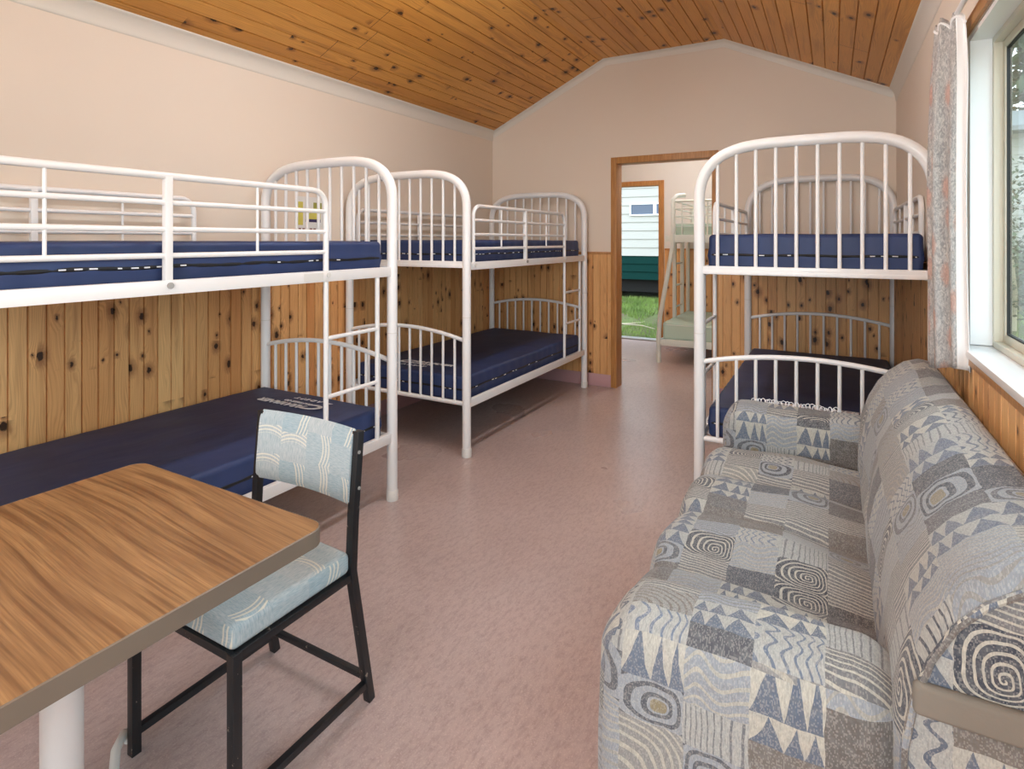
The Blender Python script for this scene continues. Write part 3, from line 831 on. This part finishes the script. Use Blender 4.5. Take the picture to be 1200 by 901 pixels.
# ------------------------------------------------------------------ sofa
def make_sofa():
    t = thing('sofa', 'low two-seat sofa in grey patchwork woven fabric under the window', 'sofa', (-.012, 0, 0))
    fab = M['sofa']
    MB().rbox(-.40, .33, 1.16, 2.80, .05, .34, .03, 3, .1).build('base', fab, t, smooth=True, boxuv=True, angle=70)
    for x in (-.36, .30):
        for y in (1.2, 2.76):
            MB().lathe(x, y, [(.02, 0), (.024, .055)], 12).build('foot', M['rubber'], t, smooth=True)
    # seat: four soft cross rolls
    y0, y1 = 1.27, 2.66
    def fs(p):
        q = p.copy()
        if p.z > .2:
            s = (p.y-y0)/(y1-y0)
            w = abs(math.sin(s*PI*4.0+.35))
            w = w**.45
            k = min(1, max(0, (p.z-.2)/.2))
            q.z += (-.045*(1-w) + .018*noise.noise(Vector((p.x*4, p.y*5, 1))))*k
            q.x += (-.012*w - .006*noise.noise(Vector((1, p.y*9, p.z*6)))) if p.x < -.35 else 0
            q.z -= .018*max(0, (p.x+.1)/.25)*k
        return q
    MB().rbox(-.435, .17, y0, y1, .16, .462, .06, 5, .03, fs).build('seat_cushion', fab, t, smooth=True, boxuv=True, angle=80)
    # arms
    def fa(p, near):
        q = p.copy()
        q += Vector((0, 1, 0))*.006*noise.noise(Vector((p.x*6, 2, p.z*5)))
        if p.z > .4: q.z += .010*noise.noise(Vector((p.x*6, p.y*6, 0)))
        return q
    def near_arm(p):
        q = fa(p, True)
        if p.z > .3:
            k = (p.z-.3)/.27
            # the arm leans into the seat and rounds off softly to the front
            q.y += .03*k
            q.z -= .05*max(0, (-.30-p.x)/.13)**2*k
        return q
    MB().rbox(-.425, .13, 1.085, 1.31, .035, .572, .085, 6, .03, near_arm).build('armrest', fab, t, smooth=True, boxuv=True, angle=80)
    def far_arm(p):
        q = fa(p, False)
        if p.z > .3: q.z -= .05*max(0, (-.33-p.x)/.1)**2
        return q
    MB().rbox(-.42, .16, 2.645, 2.84, .035, .60, .07, 6, .03, far_arm).build('armrest', fab, t, smooth=True, boxuv=True, angle=80)
    # backrest: a fat roll, lofted along y
    prof = [(.30, .04), (.13, .06), (.105, .16), (.10, .30), (.096, .44), (.104, .53), (.118, .61), (.140, .68), (.172, .745), (.212, .795), (.258, .832), (.305, .848), (.345, .845), (.368, .82), (.376, .77), (.378, .60), (.378, .30), (.372, .06)]
    # arc lengths
    al = [0]
    for a, b in zip(prof[:-1], prof[1:]): al.append(al[-1]+math.dist(a, b))
    ya, yb = 1.095, 2.86
    N = 60; cxz = Vector((.24, .40))
    rows = []; ys = []
    for i in range(N+1):
        s = i/N; y = ya+(yb-ya)*s
        e = min(y-ya, yb-y)
        far = (yb-y) < (y-ya)
        rr = .10 if far else .035
        k = 1.0
        if e < rr: k = 1-(1-math.sqrt(max(0, 1-(1-e/rr)**2)))*(.16 if far else .07)
        row = []
        for (x, z) in prof:
            v = cxz + (Vector((x, z))-cxz)*k
            if z > .5:
                bump = .010*math.sin((y-ya)/(yb-ya)*PI*5+.6) + .012*noise.noise(Vector((x*4, y*4, z*4)))
                n_ = (Vector((x, z))-cxz).normalized()
                v += n_*bump*(1 if x < .34 else 0)
                if x > .3: v.x = min(v.x, .379)
            row.append(Vector((min(v.x, .379), y, max(v.y, .03))))
        rows.append(row); ys.append(y)
    m = MB()
    for i in range(N):
        for j in range(len(prof)-1):
            m.quad(rows[i][j], rows[i][j+1], rows[i+1][j+1], rows[i+1][j], uv=[(al[j]+.3, ys[i]), (al[j+1]+.3, ys[i]), (al[j+1]+.3, ys[i+1]), (al[j]+.3, ys[i+1])])
    for row, fl in ((rows[0], 0), (rows[-1], 1)):
        uv = [(p.x+.9, p.z) for p in row]
        idx = list(range(len(row)))
        if fl: idx.reverse(); uv.reverse()
        m.add(row, [tuple(idx)], [uv])
    b = m.build('backrest', fab, t, weld=True, smooth=True, angle=50)
    # welt round the end panel and the folded band across it
    MB().tube([p+Vector((0, -.002, 0)) for p in rows[0][4:14]], .006, 8).build('welt', fab, b, smooth=True, boxuv=True)
    MB().rbox(.12, .374, 1.078, 1.098, .585, .635, .009, 3, .03).build('end_band', M['edgeband'], b, smooth=True)
    # frayed fringe along the top of the far arm
    m = MB(); rnd = random.Random(3)
    for k in range(26):
        x = -.30+k*.0135+rnd.uniform(-.004, .004); z = .602+rnd.uniform(-.004, .004); r = rnd.uniform(.005, .011)
        m.tube([(x-r, 2.78, z-.006), (x-r*.8, 2.785, z+r*.7), (x, 2.79, z+r), (x+r*.8, 2.79, z+r*.6), (x+r*1.1, 2.786, z-.006)], .0017, 5)
    m.build('frayed_fringe', M['print'], t, smooth=True)['kind'] = 'stuff'
    return t
M['edgeband'] = plain('taupe_woven_band', srgb(132, 125, 115), .9, bumpn=200, var=.4)
make_sofa()

# ------------------------------------------------------------------ table
tb = thing('dining_table', 'wood-grain laminate table with grey-brown edging and white pedestal, lower left', 'table', (-1.288, .27, 0))
TZ = .72; TW = .3555; TY = .60
def rrect(hx, hy, r, n=8):
    o = []
    for cx, cy, a0 in ((hx-r, hy-r, 0), (-hx+r, hy-r, PI/2), (-hx+r, -hy+r, PI), (hx-r, -hy+r, 1.5*PI)):
        for k in range(n+1):
            a = a0+k*PI/2/n; o.append((cx+r*math.cos(a), cy+r*math.sin(a)))
    return o
def slab(m, pts, z0, z1):
    n = len(pts)
    m.add([(x, y, z0) for x, y in pts]+[(x, y, z1) for x, y in pts], [tuple(reversed(range(n))), tuple(range(n, 2*n))]+[(i, (i+1) % n, n+(i+1) % n, n+i) for i in range(n)])
m = MB(); slab(m, rrect(TW-.003, TY-.003, .037), TZ-.03, TZ); m.build('tabletop', M['laminate'], tb, smooth=True, angle=30)
o_, i_ = rrect(TW, TY, .04), rrect(TW-.0028, TY-.0028, .0372); n = len(o_)
m = MB()
prof = [(i_, TZ-.0005), (i_, TZ+.0006), (o_, TZ-.001), (o_, TZ-.034), (i_, TZ-.036), (i_, TZ-.03)]
vs = []; 
for pl, z in prof: vs += [(x, y, z) for x, y in pl]
fs = []
for k in range(len(prof)-1):
    for i in range(n): fs.append((k*n+i, k*n+(i+1) % n, (k+1)*n+(i+1) % n, (k+1)*n+i))
m.add(vs, fs); m.build('edge_strip', M['edge'], tb, smooth=True, angle=50)
lx, ly = -.27, .268
for sy in (ly, -ly-.0):
    p = MB().lathe(0, sy, [(.034, .06), (.034, TZ-.034)], 40).build('pedestal', M['tableleg'], tb, smooth=True)
    MB().box(-.28, .28, sy-.03, sy+.03, TZ-.05, TZ-.0305).build('bearer', M['tableleg'], tb, bevel=.003)
    # curved floor foot
    m = MB(); f = []
    for k in range(15):
        s = k/14*2-1
        f.append((s*.31, sy+.0 + .03*0, .012+.055*(1-abs(s)**2.2)))
    m.tube(f, .0, 10, rs=[.012+.012*(1-abs(k/14*2-1)) for k in range(15)])
    m.build('floor_foot', M['tableleg'], tb, smooth=True)
# the foot brace that curves out beside the chair's front leg
m = MB(); pp = [(-.02, .268, .05), (-.12, .38, .05), (-.2, .455, .045), (-.27, .495, .052), (-.312, .535, .045), (-.328, .552, .02), (-.33, .555, .006)]
m.tube(pp, .011, 12); m.build('foot_brace', M['plastic'], tb, smooth=True)

# ------------------------------------------------------------------ chair
def make_chair():
    t = thing('chair', 'black steel chair with pale blue woven seat and backrest, pushed to the table', 'chair', (-1.368, 1.02, 0))
    bk = M['black']; hw = .2025
    for s in (-1, 1):
        x = s*hw
        MB().tube([(x, -.205, .0), (x, -.205, .40)], .0115, square=True).build('leg', bk, t, bevel=.001)
        MB().tube([(x, .222, .0), (x, .150, .405), (x, .158, .56), (x, .178, .785)], .0115, square=True).build('leg', bk, t, bevel=.001)
        MB().tube([(x, -.195, .055), (x, .205, .055)], .0095, square=True).build('runner', bk, t, bevel=.001)
        MB().tube([(x, -.205, .392), (x, .15, .392)], .0095, square=True).build('seat_rail', bk, t, bevel=.001)
    MB().tube([(-hw, -.205, .392), (hw, -.205, .392)], .0095, square=True).build('seat_rail', bk, t, bevel=.001)
    MB().tube([(-hw, .150, .392), (hw, .150, .392)], .0095, square=True).build('seat_rail', bk, t, bevel=.001)
    MB().tube([(-hw, .208, .075), (hw, .208, .075)], .008, square=True).build('runner', bk, t, bevel=.001)
    def fs(p):
        q = p.copy()
        if p.z > .43: q.z += .006*(1-(p.x/.2)**2)
        return q
    MB().rbox(-.207, .207, -.215, .145, .402, .462, .018, 4, .03, fs).build('seat', M['chairfab'], t, smooth=True, boxuv=True, angle=80)
    # backrest: padded panel, slightly hollow towards the sitter
    m = MB(); nx, nz = 22, 12; z0, z1 = .583, .79
    def pt(i, j, side):
        s = i/nx*2-1; k = j/nz
        y = .158+(.178-.158)*k + .018*(1-s*s)
        zlow = z0-.018*abs(s)**2*0; z = zlow+(z1-zlow)*k
        th = .013*math.sqrt(max(0, 1-(2*k-1)**6))
        return Vector((s*.195, y+side*th-.004, z))
    for side in (-1, 1):
        for i in range(nx):
            for j in range(nz):
                q = [pt(i, j, side), pt(i+1, j, side), pt(i+1, j+1, side), pt(i, j+1, side)]
                if side > 0: q.reverse()
                m.quad(*q)
    for i in range(nz):
        for e in (0, nx):
            q = [pt(e, i, -1), pt(e, i+1, -1), pt(e, i+1, 1), pt(e, i, 1)]
            m.quad(*q)
    m.build('backrest', M['chairfab'], t, weld=True, smooth=True, boxuv=True, angle=60)
    for s in (-1, 1):
        for z in (.63, .73):
            MB().tube([(s*(hw+.011), .168, z), (s*(hw+.014), .168, z)], .005, 8).build('screw', M['steel'], t, smooth=True)
    return t
make_chair()

# ------------------------------------------------------------------ small poster on the left wall
po = thing('poster', 'small poster with yellow blocks and a navy band on the left wall', 'poster', (XL+.001, 2.63, 1.37))
MB().box(0, .002, -.11, .115, 0, .235).build('sheet', M['plastic'], po)
M['pyel'] = plain('poster_yellow', srgb(206, 196, 96), .6); M['pnavy'] = plain('poster_navy', srgb(52, 44, 92), .6); M['pgrn'] = plain('poster_green', srgb(150, 152, 70), .6); M['pbrn'] = plain('poster_brown', srgb(120, 70, 70), .6)
MB().box(.002, .0026, -.1, -.055, .05, .20).build('yellow_column', M['pyel'], po)
MB().box(.002, .0026, -.035, .09, .09, .15).build('picture', M['pyel'], po)
MB().box(.002, .0026, -.035, .09, .07, .09).build('navy_band', M['pnavy'], po)
MB().box(.002, .0026, .03, .1, .15, .20).build('picture', M['pgrn'], po)
m = MB()
for k in range(6): m.box(.002, .0026, -.09+k*.03, -.07+k*.03, .02, .03)
m.build('caption', M['pbrn'], po)

# ------------------------------------------------------------------ second room: pale bunk
def make_tri():
    t = thing('bunk_bed', 'pale green-white bunk bed with slanting legs in the room beyond the doorway', 'bunk bed', (-1.56, 6.2, 0))
    mm = M['mint']
    Wd, Ln = 1.2, 1.3
    def post(name, pts, r=.024): return MB().tube(pts, r, 14).build(name, mm, t, smooth=True, angle=60)
    post('post', [(-.09, 0, 0), (-.09, 0, .28), (-.075, 0, .5), (.05, 0, 1.2), (.065, 0, 1.3), (.065, 0, 1.76), (.09, .05, 1.80), (.16, .12, 1.81)])
    post('post', [(-.04, Wd, 0), (-.04, Wd, 1.36)])
    post('post', [(Ln, 0, 0), (Ln, 0, 1.8)]); post('post', [(Ln, Wd, 0), (Ln, Wd, 1.8)])
    post('post', [(.065, Wd-.25, 1.36), (.065, Wd-.25, 1.76)])
    m = MB().box(-.06, -.02, .48, .53, .3, 1.38); la = m.build('ladder', mm, t, bevel=.006)
    MB().box(-.06, -.02, .86, .91, .3, 1.38).build('stile', mm, la, bevel=.006)
    for z in (.55, .8, 1.05, 1.3): MB().tube([(-.04, .53, z), (-.04, .86, z)], .012, 8).build('rung', mm, la, smooth=True)
    MB().box(.03, Ln, -.015, .015, 1.30, 1.38).build('side_rail', mm, t, bevel=.004)
    MB().box(-.06, Ln, Wd-.015, Wd+.015, 1.30, 1.38).build('side_rail', mm, t, bevel=.004)
    MB().box(-.02, .03, .015, Wd-.015, 1.31, 1.37).build('end_rail', mm, t, bevel=.004)
    MB().box(-.07, Ln, -.015, .015, .19, .26).build('side_rail', mm, t, bevel=.004)
    MB().box(-.07, Ln, Wd-.015, Wd+.015, .19, .26).build('side_rail', mm, t, bevel=.004)
    MB().box(-.09, -.06, 0, Wd, .19, .25).build('end_rail', mm, t, bevel=.004)
    for y in (0, Wd-.25):
        g = MB().tube([(.065, y, 1.74), (Ln, y, 1.74)], .012, 10).build('guard_rail', mm, t, smooth=True)
        for z in (1.66, 1.58, 1.5): MB().tube([(.065, y, z), (Ln, y, z)], .008, 8).build('guard_bar', mm, g, smooth=True)
        for x in (.16, .42, .68, .94): MB().tube([(x, y, 1.38), (x, y, 1.74)], .008, 8).build('guard_spindle', mm, g, smooth=True)
    g = MB().tube([(.065, 0, 1.74), (.065, Wd-.25, 1.74)], .012, 10).build('guard_rail', mm, t, smooth=True)
    for z in (1.66, 1.58, 1.5): MB().tube([(.065, 0, z), (.065, Wd-.25, z)], .008, 8).build('guard_bar', mm, g, smooth=True)
    for k in range(6):
        MB().box(0, Ln-.02, .1+k*.19, .16+k*.19, .225, .24).build('slat', mm, t)
        MB().box(0, Ln-.02, .1+k*.19, .16+k*.19, 1.345, 1.36).build('slat', mm, t)
    return t
make_tri()
def mint_matt(x0, x1, y0, y1, z0, z1, label):
    t = thing('mattress', label, 'mattress', (0, 0, 0), group='pale green mattresses')
    MB().rbox(x0, x1, y0, y1, z0, z1, .03, 4, .06, lambda p: p+Vector((0, 0, .006*noise.noise(p*9) if p.z > z0+.05 else 0))).build('cover', M['mintmat'], t, smooth=True, angle=70)
    MB().tube([(x0+.01, y0-.002, z1-.03), (x1-.01, y0-.002, z1-.03)], .004, 6).build('piping', M['mint'], t, smooth=True)
mint_matt(-1.615, -.28, 6.225, 7.38, .242, .44, 'pale green mattress on the lower bunk beyond the doorway')
mint_matt(-1.48, -.29, 6.225, 7.12, 1.362, 1.50, 'pale green mattress on the upper bunk beyond the doorway')

# ------------------------------------------------------------------ unseen ceiling lamps, added to brighten both rooms
t = NT('fill_diffuser'); em = t.n('ShaderNodeEmission'); em.inputs[0].default_value = (.98, .98, 1, 1); em.inputs[1].default_value = 22
t.t.links.new(em.outputs[0], t.out.inputs[0]); M['lamp'] = t.m
for (yy, lb) in ((-1.4, 'white batten lamp added for fill light at the table end, unseen behind the camera'), (2.3, 'white batten lamp added for fill light above the middle of the room, out of view'), (6.2, 'white batten lamp added for fill light in the room beyond the doorway, out of view')):
    lp = thing('fill_lamp', lb, 'lamp', (-1.28, yy, ZT))
    MB().box(-.07, .07, -.62, .62, -.045, -.002).build('housing', M['plastic'], lp, bevel=.004)
    MB().rbox(-.06, .06, -.6, .6, -.105, -.0455, .02, 3, .2).build('diffuser', M['lamp'], lp, smooth=True)
fl = bpy.data.lights.new('bounce_flash', 'AREA'); fl.shape = 'DISK'; fl.size = 1.3; fl.energy = 20; fl.color = (.97, .98, 1)
fo = bpy.data.objects.new('bounce_flash', fl); COL.objects.link(fo); fo.location = (-.35, -1.3, 1.55)
fo.rotation_euler = (math.radians(92), 0, math.radians(16))

# ------------------------------------------------------------------ outdoors
def gz(x, y):
    a = min(1, max(0, (y-7.7)/3.2)); a = a*a*(3-2*a)
    b = .5*a - .32
    if x > .6: b = max(b, -.32+.9*min(1, max(0, (y-3)/6))) if y > 3 else -.32
    return b + .02*noise.noise(Vector((x*1.3, y*1.3, 0)))
m = MB(); NXg, NYg = 60, 60; gx0, gx1, gy0, gy1_ = -14, 14, -12, 22
def gp(i, j):
    x = gx0+(gx1-gx0)*i/NXg; y = gy0+(gy1_-gy0)*j/NYg
    z = gz(x, y)
    if XL-.6 < x < XR+.6 and YF-.6 < y < Y2+.3: z = -.34
    return (x, y, z)
vs = [gp(i, j) for j in range(NYg+1) for i in range(NXg+1)]
fs = [(j*(NXg+1)+i, j*(NXg+1)+i+1, (j+1)*(NXg+1)+i+1, (j+1)*(NXg+1)+i) for j in range(NYg) for i in range(NXg)]
m.add(vs, fs); gr = m.build('ground', M['soil'], smooth=True, angle=180); gr['kind'] = 'structure'
# grass blades
m = MB(); rnd = random.Random(5)
def blade_patch(x0, x1, y0, y1, n):
    for _ in range(n):
        x = rnd.uniform(x0, x1); y = rnd.uniform(y0, y1)
        if noise.noise(Vector((x*1.1, y*1.1, 4))) < -.18: continue
        z = gz(x, y)-.01; h = rnd.uniform(.03, .1); a = rnd.uniform(0, 2*PI); w = .006
        dx, dy = math.cos(a)*w, math.sin(a)*w; lx_, ly_ = rnd.uniform(-.04, .04), rnd.uniform(-.04, .04)
        m.add([(x-dx, y-dy, z), (x+dx, y+dy, z), (x+lx_, y+ly_, z+h)], [(0, 1, 2)])
blade_patch(-4.2, -1.6, 7.75, 11.0, 16000)
blade_patch(.8, 3.2, 3.0, 9.3, 9000)
gb = m.build('grass', M['blades']); gb['kind'] = 'stuff'; gb['label'] = 'short green grass outside the cabin'
tw = thing('fallen_branch', 'thin dry branch lying on the grass outside the far door', 'branch', (-2.9, 9.1, gz(-2.9, 9.1)+.03))
MB().tube([(-.35, -.3, .03), (-.1, -.05, .05), (.1, .25, .04), (.3, .6, .08)], .0, 7, rs=[.012, .016, .014, .007]).build('stem', M['bark'], tw, smooth=True)
MB().tube([(-.1, -.05, .05), (.25, -.12, .06), (.5, -.3, .05)], .0, 7, rs=[.011, .008, .005]).build('twig', M['bark'], tw, smooth=True)

def cabin(label, x0, x1, y, zb, z1, ztop, pitch, base_mat, win=None, base_n=3, depth=3.0, roofz=.5):
    t = thing('cabin', label, 'cabin', ((x0+x1)/2, y, zb)); ox, oz = (x0+x1)/2, zb
    def boards(za, zc, p, mat, name):
        m = MB(); z = za; k = 0
        while z < zc-1e-4:
            ze = min(z+p, zc)
            X0, X1_ = x0-ox, x1-ox
            m.add([(X0, -.022, z-oz), (X1_, -.022, z-oz), (X1_, -.004, ze-oz), (X0, -.004, ze-oz), (X0, .02, z-oz), (X1_, .02, z-oz), (X1_, .02, ze-oz), (X0, .02, ze-oz)],
                  [(0, 1, 2, 3), (0, 4, 5, 1), (3, 2, 6, 7), (4, 7, 6, 5), (0, 3, 7, 4), (1, 5, 6, 2)])
            z += p
        return m.build(name, mat, t)
    boards(z1, ztop, pitch, M['cladding'], 'wall')
    boards(zb, z1, (z1-zb)/base_n, base_mat, 'base_skirt')
    MB().box(x0-ox, x1-ox, .02, depth, z1-oz-.1, ztop-oz).build('side_walls', M['cladding'], t)
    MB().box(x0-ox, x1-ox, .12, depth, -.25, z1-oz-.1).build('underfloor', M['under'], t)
    m = MB(); e = .35
    a, b = x0-ox-.2, x1-ox+.2
    m.add([(a, -e, ztop-oz), (b, -e, ztop-oz), (b, depth/2, ztop-oz+roofz), (a, depth/2, ztop-oz+roofz), (b, depth+e, ztop-oz), (a, depth+e, ztop-oz),
           (a, -e, ztop-oz-.06), (b, -e, ztop-oz-.06), (b, depth+e, ztop-oz-.06), (a, depth+e, ztop-oz-.06)],
          [(0, 1, 2, 3), (3, 2, 4, 5), (6, 9, 8, 7), (0, 6, 7, 1), (5, 4, 8, 9), (0, 3, 5, 9, 6), (1, 7, 8, 4, 2)])
    m.build('roof', M['roof'], t)
    for (wa, wb_, wz0, wz1, mull) in (win or []):
        fr = MB(); 
        A, B, C, D = wa-ox, wb_-ox, wz0-oz, wz1-oz; k = .025
        fr.box(A-k, A, -.05, -.0, C-k, D+k); fr.box(B, B+k, -.05, -.0, C-k, D+k); fr.box(A, B, -.05, -.0, C-k, C); fr.box(A, B, -.05, -.0, D, D+k)
        for mx in mull: fr.box(mx-ox-.03, mx-ox+.03, -.045, -.0, C, D)
        f = fr.build('window', M['sillw'], t)
        MB().box(A, B, -.032, -.024, C, D).build('pane', M['darkglass'], f)
    return t
cabin('cream weatherboard cabin with dark teal base seen through the far door', -7.5, -1.2, 11.0, .56, 1.02, 3.0, .165, M['teal'],
      win=[(-3.46, -2.6, 1.83, 2.02, (-2.99,))])
M['sage'] = plain('grey_green_weatherboard', srgb(60, 74, 60), .5)
cabin('cream weatherboard cabin with grey-green base seen through the side window', 1.2, 7.5, 9.6, .62, 1.10, 2.75, .11, M['sage'],
      win=[(2.9, 4.2, 1.5, 2.2, (3.5,))])
def shrub(x, y, z, r, h, label, n=900, seed=0):
    t = thing('shrub', label, 'shrub', (x, y, z)); rnd = random.Random(seed)
    m = MB()
    for _ in range(n):
        a = rnd.uniform(0, 2*PI); b = rnd.uniform(-1, 1); k = rnd.uniform(.55, 1)
        p = Vector((r*k*math.cos(a)*math.sqrt(1-b*b), r*k*math.sin(a)*math.sqrt(1-b*b), h*.55+h*.45*b*k))
        d = Vector((rnd.uniform(-1, 1), rnd.uniform(-1, 1), rnd.uniform(-.6, .8))).normalized()
        e = d.cross(Vector((0, 0, 1))).normalized()*.022; l = rnd.uniform(.05, .09)
        m.add([p, p+d*l*.5+e, p+d*l, p+d*l*.5-e], [(0, 1, 2, 3)])
    m.build('foliage', M['leaf'], t)
    MB().tube([(0, 0, 0), (.02, .01, h*.4), (0, .03, h*.8)], 0, 7, rs=[.03, .02, .008]).build('stem', M['bark'], t, smooth=True)
shrub(1.62, 7.7, gz(1.62, 7.7), .32, 1.0, 'leafy shrub in front of the cabin, through the side window', seed=1)
shrub(2.0, 8.9, gz(2.0, 8.9)+.02, .3, 1.75, 'taller leafy shrub against the cabin wall, through the side window', seed=2)
def tree(x, y, r, h, label, seed):
    t = thing('tree', label, 'tree', (x, y, gz(x, y)-.05)); rnd = random.Random(seed); m = MB()
    for _ in range(7000):
        a = rnd.uniform(0, 2*PI); b = rnd.uniform(-1, 1); k = rnd.uniform(.3, 1)**.5
        p = Vector((r*k*math.cos(a)*math.sqrt(1-b*b), r*k*math.sin(a)*math.sqrt(1-b*b), h*.62+h*.4*b*k))
        d = Vector((rnd.uniform(-1, 1), rnd.uniform(-1, 1), rnd.uniform(-.6, .8))).normalized()
        e = d.cross(Vector((0, 0, 1))).normalized()*.09; l = rnd.uniform(.2, .36)
        m.add([p, p+d*l*.5+e, p+d*l, p+d*l*.5-e], [(0, 1, 2, 3)])
    m.build('foliage', M['leaf'], t)
    MB().tube([(0, 0, 0), (.1, .05, h*.4), (0, .1, h*.7)], 0, 9, rs=[.16, .12, .06]).build('trunk', M['bark'], t, smooth=True)
tree(4.2, 15.5, 2.6, 6.5, 'dark green tree behind the cabin, through the side window', 4)

# ------------------------------------------------------------------ light
wd = bpy.data.worlds.new('World'); sc.world = wd; wd.use_nodes = True
nt = wd.node_tree; nt.nodes.clear()
out = nt.nodes.new('ShaderNodeOutputWorld'); bg = nt.nodes.new('ShaderNodeBackground')
tc = nt.nodes.new('ShaderNodeTexCoord'); sp = nt.nodes.new('ShaderNodeSeparateXYZ'); rp = nt.nodes.new('ShaderNodeValToRGB')
nt.links.new(tc.outputs['Generated'], sp.inputs[0]); nt.links.new(sp.outputs[2], rp.inputs[0])
rp.color_ramp.elements[0].position = 0; rp.color_ramp.elements[0].color = (.86, .93, 1.0, 1)
rp.color_ramp.elements[1].position = .7; rp.color_ramp.elements[1].color = (.72, .86, 1.0, 1)
nt.links.new(rp.outputs[0], bg.inputs[0]); bg.inputs[1].default_value = 2.1
nt.links.new(bg.outputs[0], out.inputs[0])
def portal(name, loc, rot, sx, sy):
    l = bpy.data.lights.new(name, 'AREA'); l.shape = 'RECTANGLE'; l.size = sx; l.size_y = sy; l.cycles.is_portal = True
    o = bpy.data.objects.new(name, l); COL.objects.link(o); o.location = loc; o.rotation_euler = rot
portal('window_portal', (XR+.13, (WY0+WY1)/2, (WZ0+WZ1)/2), (0, PI/2, 0), WZ1-WZ0, WY1-WY0)
portal('door_portal', ((FX0+FX1)/2, YF-.14, (FZ0+FZ1)/2), (PI/2, 0, 0), FX1-FX0, FZ1-FZ0)
portal('outer_door_portal', ((EX0+EX1)/2, Y2+.15, EZ/2), (-PI/2, 0, 0), EX1-EX0, EZ)

# ------------------------------------------------------------------ camera
cam = bpy.data.cameras.new('Camera'); co = bpy.data.objects.new('Camera', cam); COL.objects.link(co)
co.location = (0, 0, 1.32); co.rotation_euler = (PI/2, 0, math.radians(29.235))
cam.sensor_fit = 'HORIZONTAL'; cam.sensor_width = 36; cam.lens = 672.6/1200*36
cam.shift_y = -(450.5-281.8)/1200
cam.clip_start = .02
sc.camera = co
sc.view_settings.view_transform = 'Standard'; sc.view_settings.look = 'None'
sc.view_settings.gamma = 1; sc.view_settings.use_curve_mapping = False
sc.view_settings.exposure = 1.08
sc.cycles.use_denoising = True
sc.cycles.max_bounces = 12; sc.cycles.diffuse_bounces = 6; sc.cycles.transparent_max_bounces = 16
sc.cycles.sample_clamp_indirect = 8
